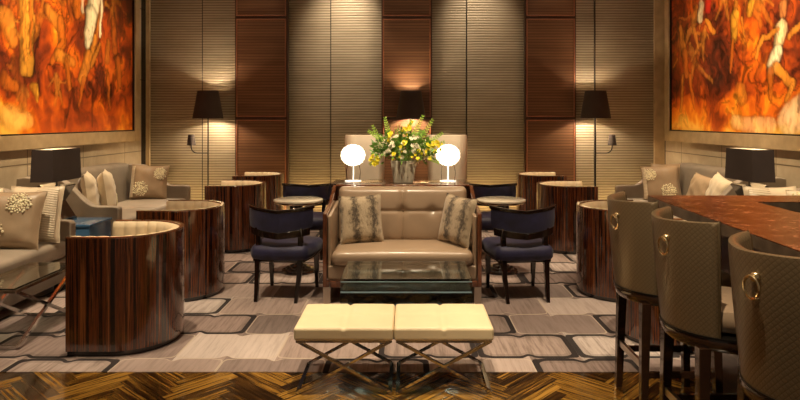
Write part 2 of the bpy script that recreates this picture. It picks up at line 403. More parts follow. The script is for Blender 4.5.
# parquet: herringbone of planks
def parquet():
    PL, PW = .44, .075; v = []; f = []; uv = []; tone = []
    ca, sa = math.cos(R(47)), math.sin(R(47))
    n = int(round(PL/PW))
    def put(x, y, w, h, horiz):
        cx0 = (x+w/2)*ca-(y+h/2)*sa; cy0 = (x+w/2)*sa+(y+h/2)*ca+2.2
        if not (-6 < cx0 < 6 and -1.8 < cy0 < 4.3): return
        g = .0012; k = len(v)
        for px, py in ((x+g, y+g), (x+w-g, y+g), (x+w-g, y+h-g), (x+g, y+h-g)):
            v.append((px*ca-py*sa, px*sa+py*ca+2.2, 0))
        f.append((k, k+1, k+2, k+3)); o = random.random()*50
        if horiz: uv.extend([(o, o), (o+w, o), (o+w, o+h), (o, o+h)])
        else: uv.extend([(o, o), (o, o+w), (o+h, o+w), (o+h, o)])
        tone.append(random.random())
    PLn = n*PW
    for i in range(-110, 110):
        for j in range(-18, 18):
            bx = i*PW+j*PLn; by = i*PW-j*PLn
            put(bx, by, PLn, PW, True)
            put(bx+0, by+PW, PW, PLn, False)
    me = bpy.data.meshes.new('floor'); me.from_pydata(v, [], f)
    u = me.uv_layers.new(name='UVMap')
    for i, c in enumerate(uv): u.data[i].uv = c
    a = me.attributes.new('tone', 'FLOAT', 'FACE')
    for i, t in enumerate(tone): a.data[i].value = t
    me.materials.append(PARQ); o = bpy.data.objects.new('floor', me); COL.objects.link(o); return struct(o)
parquet()
struct(G().box(-6, 6, -1.5, 10.6, -.2, -.002).build('floor_slab', DARKIN, smooth=False))
cp = G().box(WL+.002, WR-.002, 3.93, WB-.002, .0005, CARP).build('carpet', CARPET, smooth=False)
tag(cp, 'taupe carpet patterned with dark-outlined interlocking lozenges covering the lounge floor', 'carpet')
struct(G().box(WL-.2, WR+.2, -1.5, WB+.2, CEIL, CEIL+.1).build('ceiling', plain('ceiling_paint', (.45, .38, .3), .8), smooth=False))
struct(G().box(WL-.2, WL, -1.5, WB+.2, 0, CEIL).build('wall_left', STONE, smooth=False))
struct(G().box(WR, WR+.2, -1.5, WB+.2, 0, CEIL).build('wall_right', STONE, smooth=False))
# ribbed back wall: real ribs
def rib_panel(g, x0, x1, y):
    z = 0; pr = []
    while z < CEIL-.001:
        pr += [(y, z+.001), (y-.003, z+.007), (y-.0045, z+.016), (y-.0045, z+.026), (y-.003, z+.035), (y, z+.041)]; z += .042
    g.loft([[(x0, a, b) for a, b in pr], [(x1, a, b) for a, b in pr]], closed=False, caps=False)
g = G(); px2x = lambda px: (px-407)*WB/640
seams = [px2x(p) for p in (142, 203, 261, 331, 407, 466.5, 550, 594.5, 666)]
for i, (a, b) in enumerate(zip(seams[:-1], seams[1:])): rib_panel(g, a+.008, b-.008, WB-(.035 if i in (1, 3, 5) else 0))
g.box(WL-.2, WR+.2, WB, WB+.2, 0, CEIL)
struct(g.build('wall_back', RIB, ang=60))
for i, p in enumerate((203, 331, 466.5, 594.5)):
    struct(G().box(px2x(p)-.007, px2x(p)+.007, WB-.03, WB, 0, CEIL).build('trim_%d' % (8+i), BLACKM, smooth=False))
# bronze corner strips
for i, (a, b, m) in enumerate(((142.5, 147, DARKW), (147, 150.5, FRAMEG), (653.5, 663.5, FRAMEG), (663.5, 665.8, DARKW))):
    struct(G().box(px2x(a), px2x(b), WB-.05, WB-.0, 0, CEIL).build('trim_%d' % (i+1), m, smooth=False))
# wood columns
for i, (a, b) in enumerate(((235, 287.5), (381.5, 432), (525, 576))):
    s = 10.25/640; x0, x1 = (a-407)*s, (b-407)*s
    base = struct(G().box(x0, x1, 10.25, WB-.016, 0, CEIL).build('trim_%d' % (5+i), COLD, smooth=False))
    zs = [(0.02, 1.555), (1.60, 3.17), (3.215, 4.9)]
    for z0, z1 in zs:
        f = G()
        e = .020
        for bx in ((x0+.02, x0+.02+e, z0, z1), (x1-.02-e, x1-.02, z0, z1), (x0+.02+e, x1-.02-e, z0, z0+e), (x0+.02+e, x1-.02-e, z1-e, z1)):
            f.box(bx[0], bx[1], 10.232, 10.25, bx[2], bx[3])
        f.build('panel_frame', COLF, base, smooth=False, bevel=.004)
        G().box(x0+.02+e, x1-.02-e, 10.243, 10.25, z0+e, z1-e).build('panel', COLW, base, smooth=False)

# ------------------------------------------------------------------ paintings
def vnoise(x, y, seed, f):
    rs = np.random.RandomState(seed); T = rs.rand(256, 256); x = x*f+37.3; y = y*f+11.7
    xi = np.floor(x).astype(int); yi = np.floor(y).astype(int); fx = x-xi; fy = y-yi
    fx = fx*fx*(3-2*fx); fy = fy*fy*(3-2*fy)
    a = T[xi % 256, yi % 256]; b = T[(xi+1) % 256, yi % 256]; c = T[xi % 256, (yi+1) % 256]; d = T[(xi+1) % 256, (yi+1) % 256]
    return (a*(1-fx)+b*fx)*(1-fy)+(c*(1-fx)+d*fx)*fy
def fbm(x, y, seed, f, o=4):
    t = 0; a = .5; n = 0
    for k in range(o): t = t+a*vnoise(x, y, seed+k, f*2**k); n += a; a *= .55
    return t/n
def painting(side, strokes, label, y0, y1, z0=1.38, z1=4.45):
    wallx = WL if side < 0 else WR
    NY, NZ = int((y1-y0)/.016), int((z1-z0)/.018)
    yy, zz = np.meshgrid(np.linspace(y0, y1, NY+1), np.linspace(z0, z1, NZ+1), indexing='ij')
    wx = fbm(yy, zz, 3+side, 1.5)*1.1; wz = fbm(yy, zz, 23+side, 1.5)*1.1
    n = fbm(yy+wx, zz+wz, 51+side, 1.6, 5); n2 = fbm(yy*1.6+2*wz, zz+wx*2, 81+side, 3.4, 4)
    rid = 1-np.abs(fbm(yy+wx*1.4, zz*.8+wz*1.6, 91+side, 3.0, 4)*2-1)
    t = np.clip((n-.36)*2.4, 0, 1)*.72+np.clip((n2-.35)*1.6, 0, 1)*.28
    hz = np.clip((z0+.55-zz)/.55, 0, 1); t = np.clip(t+hz*.42, 0, 1)
    stops = [(0, (.05, .010, .004)), (.22, (.17, .025, .006)), (.42, (.42, .065, .006)), (.62, (.66, .14, .008)), (.82, (.86, .28, .015)), (1, (.98, .52, .08))]
    def pal(t): return np.stack([np.interp(t, [s[0] for s in stops], [s[1][k] for s in stops]) for k in range(3)], -1)
    colr = pal(t)
    dk = np.clip((rid-.86)*8, 0, 1)*np.clip(1.1-hz, 0, 1)
    colr = colr*(1-.72*dk[..., None])
    def W(px, py):       # a spot of the mural, from where it is seen on the wall
        X = wallx-side*.03; D = 640*X/(px-407); return D, 1.55-(py-120)*D/640
    JX = (fbm(yy, zz, 7, 5)-.5)*.10; JZ = (fbm(yy, zz, 8, 5)-.5)*.10; TN = .62+.75*(fbm(yy*2.2+wz, zz*1.2+wx, 33, 5, 4)-.2); FOLD = np.clip((1-np.abs(fbm(yy*2.6+wz, zz*.9, 133, 4, 3)*2-1)-.86)*7, 0, 1)
    rs = random.Random(40+side); crowd = []
    for k in range(46 if side < 0 else 24):
        px = rs.uniform(2, 128) if side < 0 else rs.uniform(676, 765); py = rs.uniform(-40, 105)
        if py > 70 and rs.random() < .5: continue
        h = rs.uniform(.7, 1.15)*(34 if 30 < abs(px-407)-250 else 30); lean = rs.uniform(-.35, .35); cc = [(.40, .09, .010), (.56, .17, .018), (.28, .05, .008), (.66, .26, .035), (.18, .03, .008)][k % 5]; al = rs.uniform(.4, .7) if side < 0 else rs.uniform(.3, .6)
        def Q(a, b): return (px+h*(a+lean*b*-1), py+h*b)
        crowd += [(Q(0, -.62), Q(0, -.55), h*.10, h*.09, cc, al), (Q(0, -.42), Q(.02, -.02), h*.17, h*.12, cc, al), (Q(-.05, 0), Q(rs.uniform(-.3, 0), .55), h*.10, h*.05, cc, al), (Q(.06, 0), Q(rs.uniform(0, .4), .5), h*.10, h*.05, cc, al),
                  (Q(-.12, -.40), Q(rs.uniform(-.45, -.2), rs.uniform(-.5, 0)), h*.055, h*.035, cc, al), (Q(.12, -.40), Q(rs.uniform(.2, .45), rs.uniform(-.5, .05)), h*.055, h*.035, cc, al)]
    for (p, q, r0, r1, c, al) in crowd+strokes:
        (ya, za), (yb, zb) = W(*p), W(*q); sca = 1/70.
        dy, dz = yb-ya, zb-za; L2 = dy*dy+dz*dz+1e-9
        jx = JX; jz = JZ
        h = np.clip(((yy+jx-ya)*dy+(zz+jz-za)*dz)/L2, 0, 1)
        ex = (yy+jx-(ya+h*dy)); ez = (zz+jz-(za+h*dz)); rad = (r0+(r1-r0)*h)*sca
        d = np.sqrt((ex*.8)**2+ez**2)/rad
        mask = np.clip((1.05-d)*5, 0, 1)*al
        tone = (TN-.50*np.clip(d-.40, 0, 1)-.55*np.clip(-ex*side/rad*-1, 0, 1)*.6)*(1-.5*FOLD)
        cc = np.array(c)[None, None, :]*tone[..., None]
        rim = np.clip(1-np.abs(d-1.05)*5, 0, 1)*al*.75
        colr = colr*(1-mask[..., None])+cc*mask[..., None]
        colr = colr*(1-rim[..., None]*.8)
    colr = np.clip(colr, 0, 1)
    root = thing('painting', label, 'painting', (wallx, (y0+y1)/2, z0))
    X = -side*.03; yo = (y0+y1)/2
    v = [(X, float(yy[i, j])-yo, float(zz[i, j])-z0) for i in range(NY+1) for j in range(NZ+1)]
    m = NZ+1; f = [(i*m+j, (i+1)*m+j, (i+1)*m+j+1, i*m+j+1) if side < 0 else (i*m+j, i*m+j+1, (i+1)*m+j+1, (i+1)*m+j) for i in range(NY) for j in range(NZ)]
    # canvas body behind the painted face
    k = len(v); X2 = -side*.004
    v += [(X2, y0-yo, 0), (X2, y1-yo, 0), (X2, y1-yo, z1-z0), (X2, y0-yo, z1-z0)]
    f.append((k, k+1, k+2, k+3))
    me = bpy.data.meshes.new('canvas'); me.from_pydata(v, [], f); me.update()
    ca = me.color_attributes.new('paint', 'FLOAT_COLOR', 'POINT')
    arr = np.ones((len(v), 4), dtype=np.float32); arr[:(NY+1)*(NZ+1), :3] = colr.reshape(-1, 3); ca.data.foreach_set('color', arr.ravel())
    m_, nt, b = newmat('oil_paint'); setb(b, None, .42, spec=.35)
    at = nt.nodes.new('ShaderNodeAttribute'); at.attribute_name = 'paint'; L(nt, at.outputs['Color'], b.inputs['Base Color'])
    bump(nt, b, noise(nt, tex(nt), 30, 4), .25, .004)
    me.materials.append(m_); me.shade_smooth()
    o = bpy.data.objects.new('canvas', me); COL.objects.link(o); o.parent = root
    fr = G(); e = .16; a, b_ = sorted((-side*.002, -side*.075))
    Y0, Y1, Z1 = y0-yo, y1-yo, z1-z0
    fr.box(a, b_, Y1, Y1+e, -e, Z1+e); fr.box(a, b_, Y0-e, Y0, -e, Z1+e); fr.box(a, b_, Y0, Y1, -e, 0); fr.box(a, b_, Y0, Y1, Z1, Z1+e)
    fr.build('frame', FRAMEG, root, smooth=False, bevel=.006)
    ln = G(); a, b_ = sorted((-side*.02, -side*.055)); e = .018
    ln.box(a, b_, Y1-e, Y1, 0, Z1); ln.box(a, b_, Y0, Y0+e, 0, Z1); ln.box(a, b_, Y0+e, Y1-e, 0, e); ln.box(a, b_, Y0+e, Y1-e, Z1-e, Z1)
    ln.build('frame_liner', BLACKM, root, smooth=False)
    return root
AM, OR, DKR, CR, YE, RED = (.70, .26, .03), (.55, .14, .012), (.12, .02, .008), (.95, .82, .55), (.90, .46, .04), (.45, .02, .01)
Ls = [((26, -40), (27, 68), 9, 7, (.75, .36, .04), .7), ((24, 0), (25, 60), 2, 2, AM, .9), ((31, 0), (31, 55), 1.5, 1.5, OR, .9),
      ((5, 15), (12, 40), 8, 6, AM, .7), ((48, 10), (60, 25), 5, 6, AM, .8), ((60, 22), (62, 45), 5, 5, OR, .9), ((62, 42), (52, 60), 3, 3, OR, .9), ((58, 55), (72, 62), 5, 5, AM, .8), ((66, 60), (70, 88), 4, 2.5, OR, .9),
      ((95, -10), (91, 20), 9, 9, CR, .95), ((91, 15), (87, 46), 9, 5, CR, .95), ((101, -30), (101, 36), 2.5, 2.2, CR, .95),
      ((95, 38), (92, 55), 4, 4, AM, .9), ((88, 58), (82, 80), 7, 5, AM, .85), ((92, 66), (100, 45), 3, 2, AM, .9), ((84, 80), (78, 105), 3, 2, OR, .9),
      ((108, 42), (107, 60), 3, 4, AM, .7), ((113, 20), (115, 50), 4, 5, OR, .8), ((118, 60), (119, 85), 5, 4, OR, .8), ((107, 75), (110, 110), 3, 2, OR, .7), ((121, 10), (120, 30), 3, 4, DKR, .7),
      ((34, 88), (37, 100), 5, 2, YE, .7), ((5, 80), (14, 84), 6, 5, OR, .7), ((10, 118), (28, 120), 10, 8, (.95, .52, .14), .45),
      ((66, 112), (65, 130), 3, 1.2, DKR, .7), ((92, 95), (92, 128), 1.2, .9, DKR, .7), ((74, 90), (66, 118), 1.5, 1, DKR, .7), ((78, -10), (76, 12), 4, 5, OR, .8), ((83, -5), (82, 10), 3, 3, CR, .5)]
Rs = [((681, 30), (684, 52), 4, 5, AM, .8), ((684, 52), (687, 75), 5, 4, OR, .9), ((683, 75), (681, 110), 3, 2, AM, .8), ((690, 76), (694, 108), 3, 2, OR, .8), ((677, 60), (673, 68), 2, 2, AM, .8),
      ((711, -20), (708, 8), 5, 5, RED, .9), ((702, 5), (700, 20), 5, 4, CR, .6), ((706, 20), (714, 32), 3, 3, AM, .8),
      ((736, 4), (735, 14), 3, 3, AM, .9), ((735, 16), (734, 40), 6, 4, YE, .7), ((733, 42), (730, 72), 3, 1.5, OR, .9), ((742, 20), (745, 36), 2, 1.5, AM, .8),
      ((783, 6), (783, 14), 5, 4, (.5, .18, .05), .95), ((781, 28), (778, 42), 8, 6, (.95, .70, .38), .95), ((776, 30), (764, 38), 3, 2.5, AM, .95), ((763, 38), (756, 56), 2.5, 1.5, AM, .95),
      ((776, 54), (772, 66), 7, 6, CR, .95), ((776, 68), (792, 82), 5, 4, AM, .95), ((792, 84), (786, 100), 3, 2, AM, .9), ((770, 70), (771, 98), 4, 2, OR, .9), ((790, 36), (800, 24), 3, 2.5, AM, .9),
      ((740, 90), (742, 96), 8, 7, AM, .6), ((790, 120), (810, 108), 14, 16, (1, .80, .48), .65), ((735, 124), (770, 126), 7, 8, (1, .70, .34), .5), ((755, -10), (750, 12), 4, 4, YE, .7), ((800, 95), (798, 112), 2, 1, DKR, .6)]
painting(-1, Ls, 'huge amber and red figure mural in a bronze frame on the left wall', 4.6, 9.97)
painting(1, Rs, 'huge orange mural with a running figure in a bronze frame on the right wall', 4.6, 10.05)

# ------------------------------------------------------------------ long velvet sofas on the side walls
def long_sofa(label, loc, rz):
    t = thing('velvet_sofa', label, 'sofa', loc, rz, 'long velvet sofas along the side walls'); Ln = 2.28; H = Ln/2; F, B = .56, -.56
    G().rbox(B+.02, F-.03, -H+.02, H-.02, .08, .30, .03, 6).build('base', DKGREYF, t)
    def bk(u, v, w, p):
        lean = .13*(p[2]-.30); return (p[0]-lean, p[1], p[2])
    G().rbox(B+.12, B+.38, -H+.10, H-.10, .28, .95, .06, 10, bk).build('backrest', DKGREYF, t)
    for s in (-1, 1):
        pts = [(F, .09), (F, .60)] + [(F-.02, .62)] + [(F-.10-.06*i, .625) for i in range(3)]
        for i in range(1, 11):
            k = i/10; pts.append((F-.24-.42*k, .625+.29*(k*k*(3-2*k))))
        pts += [(B+.10, .935), (B+.03, .92), (B, .09)]
        y = s*(H-.05)
        G().prism(pts, 'y', y-.05, y+.05).build('arm', GREYF, t, bevel=.012)
    for s in (-1, 1):
        def cs(u, v, w, p):
            z = p[2]+(.018*(1-u*u)*(1-v*v) if w > 0 else 0); return (p[0], p[1], z)
        G().rbox(B+.34, F-.02, s*.005 if s > 0 else -H+.105, H-.105 if s > 0 else -.005, .30, .455, .045, 8, cs).build('seat_cushion', GREYF, t)
    for sx in (B+.08, F-.1):
        for sy in (-1, 1): G().box(sx-.025, sx+.025, sy*(H-.12)-.025, sy*(H-.12)+.025, 0, .085).build('leg', DARKW, t)
    return t
SX = 3.60
sA = long_sofa('grey velvet sofa on the left wall reaching the back corner, with three cushions', (CX-SX+.03, 7.95, CARP), 0)
dup(sA, (CX-SX+.03, 4.80, CARP), 0, 'grey velvet sofa cut off by the left edge of the photo')
dup(sA, (CX+SX-.03, 7.95, CARP), PI, 'grey velvet sofa on the right wall reaching the back corner')
dup(sA, (CX+SX-.03, 4.80, CARP), PI, 'sofa behind the bar counter at the right edge, mostly hidden')

# ------------------------------------------------------------------ cushions
def pillow_g(w, h, t, n=18, wrinkle=0.0, seed=0):
    g = G(); vs = []; fs = []; m = n+1; rs = random.Random(seed)
    ph = [rs.random()*6 for _ in range(6)]
    for side in (1, -1):
        for i in range(m):
            for j in range(m):
                u = -1+2*i/n; v = -1+2*j/n
                pu = u*(1-.07*(1-v*v)); pv = v*(1-.07*(1-u*u))
                th = ((1-u**4)*(1-v**4))**.55*t/2
                wv = wrinkle*(math.sin(9*u+4*v+ph[0])*math.sin(5*v-3*u+ph[1])+.6*math.sin(16*u*v+ph[2]))*th
                vs.append((pu*w/2, side*(th+wv), pv*h/2+h/2))
    for s in (0, 1):
        for i in range(n):
            for j in range(n):
                a = s*m*m+i*m+j; q = (a, a+m, a+m+1, a+1); fs.append(q if s else q[::-1])
    # sew the edges with a thin piping
    g.add(vs, fs)
    def bv(side, i, j): return (0 if side else m*m)+i*m+j
    rim = [(i, 0) for i in range(n)]+[(n, j) for j in range(n)]+[(i, n) for i in range(n, 0, -1)]+[(0, j) for j in range(n, 0, -1)]
    return g, [vs[i*m+j] for i, j in rim]
def cushion(label, loc, rz, tilt=0, roll=0, w=.46, h=.46, t=.16, mat=TAUPE, flowers=(), ruffle=None, group=None, wr=.05, seed=1, back=None):
    root = thing('cushion', label, 'cushion', loc, 0, group); root.rotation_euler = Euler((R(tilt), R(roll), R(rz)), 'XYZ')
    g, rim = pillow_g(w, h, t, wrinkle=wr, seed=seed)
    cov = g.build('cover', mat, root, ang=80)
    cut = rim[::1]
    G().tube(rim, .005, 6, loop=True).build('piping', mat, root)
    if back:       # darker reverse of the cushion
        gb = G(); vs = [(p[0]*.985, p[1]+.004 if p[1] >= 0 else p[1], (p[2]-h/2)*.985+h/2) for p in g.v[:19*19]]
        gb.add(vs, [f for f in g.f if max(f) < 19*19]); gb.build('back_panel', back, root, ang=80)
    for (fx, fz, fr) in flowers:
        e = G(); rs = random.Random(int(fx*1000)+seed)
        for k in range(70):
            a = k*2.39996; r = fr*(k/70)**.6; x = fx+r*math.cos(a)+rs.uniform(-.004, .004); z = fz+r*math.sin(a)+rs.uniform(-.004, .004)
            u, v = 2*x/w, 2*z/h
            if abs(u) > .9 or abs(v) > .9: continue
            th = ((1-u**4)*(1-v**4))**.55*t/2
            e.sphere((x, -th-.003, z+h/2), .0105*rs.uniform(.6, 1.2), 6, 4)
        e.build('embroidered_flower', PEARL, root)
    if ruffle:     # gathered strips across one side of the face
        e = G(); n = 22; x0, x1 = ruffle
        rings = []
        for i in range(n*4+1):
            z = -h/2*.9+h*.9*i/(n*4); ring = []
            for j in range(7):
                x = x0+(x1-x0)*j/6; u, v = 2*x/w, 2*z/h; th = ((max(0, 1-u**4))*(1-v**4))**.55*t/2
                ring.append((x, -th-.004-.007*abs(math.sin(PI*i/4+x*20)), z+h/2))
            rings.append(ring)
        for i in range(len(rings)-1):
            pass
        back = [[(p[0], p[1]+.006, p[2]) for p in r] for r in rings]
        e.loft([a+b[::-1] for a, b in zip(rings, back)])
        e.build('ruffle', IVORY, root)
    return root
SG = 'cushions on the long velvet sofas'
ZS = .47
# far left sofa
cushion('large taupe cushion with two beaded flowers in the far corner of the left sofa', (-3.53, 8.72, ZS), 12, -12, 3, .48, .47, .17, TAUPE, ((.14, .11, .085), (-.10, -.10, .10)), (-.235, -.19), SG)
cushion('edge-on ivory cushion with dark back at the near end of the far left sofa', (-3.50, 7.12, ZS), 112, -8, 0, .46, .50, .17, IVORY, (), None, SG, .12, 4, BRONZEP)
cushion('plump edge-on ivory cushion, right of the dark-backed one on the far left sofa', (-3.44, 7.42, ZS), 112, -8, 0, .46, .50, .17, IVORY, ((.1, -.12, .07),), None, SG, .10, 9)
# near left sofa
cushion('big taupe cushion with two beaded flowers at the left edge of the photo', (-3.38, 5.33, ZS), 10, -20, 2, .56, .50, .18, TAUPE, ((.10, .13, .095), (-.09, -.10, .11)), None, SG)
cushion('ivory pleated cushion tucked behind the big flowered one by the sofa arm', (-3.29, 5.62, ZS), 4, -12, 0, .46, .50, .14, IVORY, (), (.02, .20), SG, .08, 5)
cushion('ivory cushion at the left photo edge, showing only its top corner', (-3.78, 5.58, ZS+.01), 20, -10, 0, .42, .47, .14, IVORY, (), None, SG, .1, 6)
# far right sofa
cushion('large taupe cushion with beaded flowers in the far corner of the right sofa', (3.44, 8.60, ZS), -8, -12, -3, .50, .47, .17, TAUPE, ((-.15, .11, .08), (.07, -.12, .10)), (-.24, -.20), SG)
cushion('second taupe cushion peeking out behind the flowered one, far right sofa', (3.60, 8.83, ZS), -6, -8, 0, .42, .48, .13, TAUPE, (), None, SG)
cushion('soft beige cushion leaning in the middle of the far right sofa', (3.46, 7.66, ZS), -80, -16, 6, .44, .43, .18, TAUPE, (), None, SG, .1, 3)
cushion('ivory cushion with dark back leaning beside the beige one, far right sofa', (3.46, 7.26, ZS), -96, -14, 10, .44, .46, .18, IVORY, (), None, SG, .1, 8, BRONZEP)
# near right sofa
cushion('ivory cushion under the right table lamp, seen above the bar counter', (3.24, 5.62, ZS), -4, -14, 0, .46, .50, .15, IVORY, (), (-.2, -.03), SG, .08, 5)
cushion('ivory cushion with beaded flower above the bar counter at the right photo edge', (3.50, 5.33, ZS), -10, -18, 0, .52, .50, .17, IVORY, ((-.16, .14, .09),), None, SG, .08, 2)

# ------------------------------------------------------------------ lamps between the long sofas
def side_table(label, loc, rz):
    t = thing('side_table', label, 'side table', loc, rz, 'blue mirrored side tables')
    G().rbox(-.27, .27, -.225, .225, .0, .52, .006, 1).build('body', BLUEMIR, t)
    G().rbox(-.28, .28, -.235, .235, .52, .545, .005, 1).build('table_top', BLUEMIR, t)
    return t
tA = side_table('blue mirrored box side table between the two left sofas', (CX-3.27+.02, 6.35, CARP), 0)
dup(tA, (CX+3.27, 6.35, CARP), PI, 'blue mirrored box side table between the two right sofas')
def box_lamp(label, loc, rz):
    t = thing('table_lamp', label, 'lamp', loc, rz, 'rectangular black-shaded table lamps')
    G().rbox(-.10, .10, -.20, .20, 0, .02, .004, 1).build('base', DARKW, t)
    for a, m in ((1, DARKW), (-1, CHROME)):
        G().bar((-.11*a, 0, .02), (.11*a, 0, .36), .26, .035, (0, 1, 0)).build('cross_plate', m, t, smooth=False, bevel=.002)
    G().tube([(0, 0, .2), (0, 0, .50)], .008).build('stem', BLACKM, t)
    z0, z1 = .405, .715; b, tp = (.110, .265), (.102, .252); th = .004
    def ring(hx, hy, z): return [(-hx, -hy, z), (hx, -hy, z), (hx, hy, z), (-hx, hy, z)]
    G().loft([ring(b[0], b[1], z0), ring(tp[0], tp[1], z1), ring(tp[0]-th, tp[1]-th, z1), ring(b[0]-th, b[1]-th, z0)], loop=True).build('lamp_shade', SHADE, t, smooth=False)
    b, tp = (b[0]-.005, b[1]-.005), (tp[0]-.005, tp[1]-.005)
    G().loft([ring(b[0], b[1], z0+.002), ring(tp[0], tp[1], z1-.002), ring(tp[0]-th, tp[1]-th, z1-.002), ring(b[0]-th, b[1]-th, z0+.002)], loop=True).build('shade_lining', SHADEIN, t, smooth=False)
    l = bpy.data.lights.new('bulb', 'POINT'); l.energy = 1.4; l.color = WARM2; l.shadow_soft_size = .05
    o = bpy.data.objects.new('bulb', l); COL.objects.link(o); o.parent = t; o.location = (0, 0, .62)
    return t
lA = box_lamp('rectangular black-shaded table lamp between the two left sofas', (-3.48, 6.36, CARP+.545), 0)
dup(lA, (3.40, 6.36, CARP+.545), PI, 'rectangular black-shaded table lamp behind the bar counter')

# ------------------------------------------------------------------ floor lamps
def floor_lamp(label, loc, arm):
    t = thing('floor_lamp', label, 'floor lamp', loc, 0, 'black floor lamps along the back wall')
    G().lathe([(0, 0), (.16, 0), (.16, .012), (.02, .025), (.012, .04), (0, .04)], 28).build('base', BLACKM, t)
    G().tube([(0, 0, .03), (0, 0, 1.88)], .011).build('pole', BLACKM, t)
    def shade(r0, r1, z0, z1, cx, par, nm='lamp_shade'):
        n = 32
        g = G()
        P = [(r0, z0), (r1, z1), (r1-.004, z1), (r0-.004, z0)]
        g.loft([[(cx+r*math.cos(2*PI*i/n), r*math.sin(2*PI*i/n), z) for r, z in P] for i in range(n)], loop=True)
        o = g.build(nm, SHADE, par)
        g = G(); P = [(r0-.005, z0+.003), (r1-.005, z1-.003), (r1-.008, z1-.003), (r0-.008, z0+.003)]
        g.loft([[(cx+r*math.cos(2*PI*i/n), r*math.sin(2*PI*i/n), z) for r, z in P] for i in range(n)], loop=True)
        g.build('shade_lining', SHADEIN, o)
        return o
    shade(.235, .16, 1.57, 2.0, 0, t)
    l = bpy.data.lights.new('bulb', 'POINT'); l.energy = 42; l.color = WARM2; l.shadow_soft_size = .03
    o = bpy.data.objects.new('bulb', l); COL.objects.link(o); o.parent = t; o.location = (0, 0, 1.68)
    l = bpy.data.lights.new('upper_bulb', 'POINT'); l.energy = 16; l.color = WARM2; l.shadow_soft_size = .015
    o = bpy.data.objects.new('upper_bulb', l); COL.objects.link(o); o.parent = t; o.location = (0, 0, 1.90)
    if arm:
        s = arm; pts = [(0, 0, 1.03)]+[(s*.17, 0, 1.03)]+[(s*(.17+.09*math.sin(a)), 0, 1.12-.09*math.cos(a)) for a in (.4, .8, 1.2, PI/2)]+[(s*.26, 0, 1.17)]
        ar = G().tube(pts, .009).build('reading_arm', BLACKM, t)
        sh = shade(.068, .048, 1.155, 1.32, s*.26, ar, 'small_shade')
        l = bpy.data.lights.new('small_bulb', 'POINT'); l.energy = 1; l.color = WARM2; l.shadow_soft_size = .02
        o = bpy.data.objects.new('small_bulb', l); COL.objects.link(o); o.parent = t; o.location = (s*.26, 0, 1.25)
    return t
FD = 9.99
floor_lamp('black floor lamp with small reading arm, left of the left wood column', ((208-407)*FD/640, FD, CARP), -1)
floor_lamp('black floor lamp behind the flowers, before the middle wood column', ((411-407)*FD/640, FD, CARP), 0)
floor_lamp('black floor lamp with small reading arm, right of the right wood column', ((595.5-407)*FD/640, FD, CARP), 1)

# ------------------------------------------------------------------ tub chairs
def tub_chair(label, loc, rz):
    """curved end towards +X, open towards -X"""
    t = thing('tub_chair', label, 'armchair', loc, rz, 'striped-veneer tub chairs'); Rr = .375; S = .275
    def U(r, ext=0, n=36):
        pts = [(-S-ext, -r), (-S*.5, -r)]+[(r*.93*math.cos(a)+.0, r*math.sin(a)) for a in [(-PI/2)+PI*i/n for i in range(n+1)]]+[(-S*.5, r), (-S-ext, r)]
        return pts
    def wall(ro, ri, z0, z1, g, zt=None, e=0):
        o, i = U(ro), U(ri)
        rings = [[(a[0], a[1], z0), (a[0], a[1], z1), (b[0], b[1], z1), (b[0], b[1], z0)] for a, b in zip(o, i)]
        g.loft(rings)
    g = G(); wall(Rr, Rr-.035, .035, .775, g); g.build('shell', MAC, t, bevel=.004)
    g = G(); wall(Rr-.001, Rr-.030, .775, .781, g); g.build('rim', MAC_EDGE, t)
    # plinth
    o = U(Rr-.025)
    G().prism(o, 'z', 0, .06).build('plinth', DARKW, t)
    # channelled lining
    path = U(Rr-.037, 0, 60); P = [Vector((a, b)) for a, b in path]
    # resample
    seg = [0]
    for a, b in zip(P[:-1], P[1:]): seg.append(seg[-1]+(b-a).length)
    tot = seg[-1]; N = 150; rings = []
    for k in range(N+1):
        d = tot*k/N; j = max(i for i in range(len(seg)) if seg[i] <= d+1e-9); j = min(j, len(P)-2)
        f = (d-seg[j])/max(1e-9, seg[j+1]-seg[j]); p = P[j].lerp(P[j+1], f); tg = (P[j+1]-P[j]).normalized(); nrm = Vector((-tg.y, tg.x))
        ch = abs(math.sin(PI*d/(tot/18)))**.6; th = .045+.022*ch
        q = p+nrm*th; m_ = p+nrm*th*.5
        rings.append([(p.x, p.y, .30), (p.x, p.y, .768), (m_.x, m_.y, .776+.003*ch), (p.x+nrm.x*th*.85, p.y+nrm.y*th*.85, .765), (q.x, q.y, .73), (q.x, q.y, .30)])
    G().loft(rings).build('channelled_lining', TUBC, t, ang=50)
    inner = [(x-.0, y) for x, y in U(Rr-.09)]
    G().prism(inner, 'z', .05, .32).build('seat_base', TUBC, t)
    g = G(); ins = [(x*1.0, y*.99) for x, y in U(Rr-.095)]
    def ringz(k, z): return [(x*k-.0, y*k, z) for x, y in ins]
    g.loft([ringz(.97, .32), ringz(1, .34), ringz(1, .42), ringz(.97, .445), ringz(.85, .455), ringz(.4, .46)]); g.build('seat_cushion', TUBC, t)
    return t
XT = 1.915
c0 = tub_chair('striped ebony tub chair nearest the camera on the left', (CX-XT+.025, 4.54, CARP), 0)
for y, dx, lb in ((5.76, -.03, 'striped ebony tub chair directly behind the nearest left one'),
                  (7.80, -.10, 'striped ebony tub chair beside the left round table, second from the back wall'),
                  (9.12, -.14, 'striped ebony tub chair at the foot of the left wood column')):
    dup(c0, (CX-XT+dx, y, CARP), 0, lb)
for y, dx, lb in ((4.60, .03, 'striped ebony tub chair seen between the legs of the bar stools'),
                  (5.76, .03, 'striped ebony tub chair half hidden behind the farthest bar stool'),
                  (7.72, .065, 'striped ebony tub chair right of the right round table'),
                  (9.12, .055, 'striped ebony tub chair at the foot of the right wood column')):
    dup(c0, (CX+XT+dx, y, CARP), PI, lb)

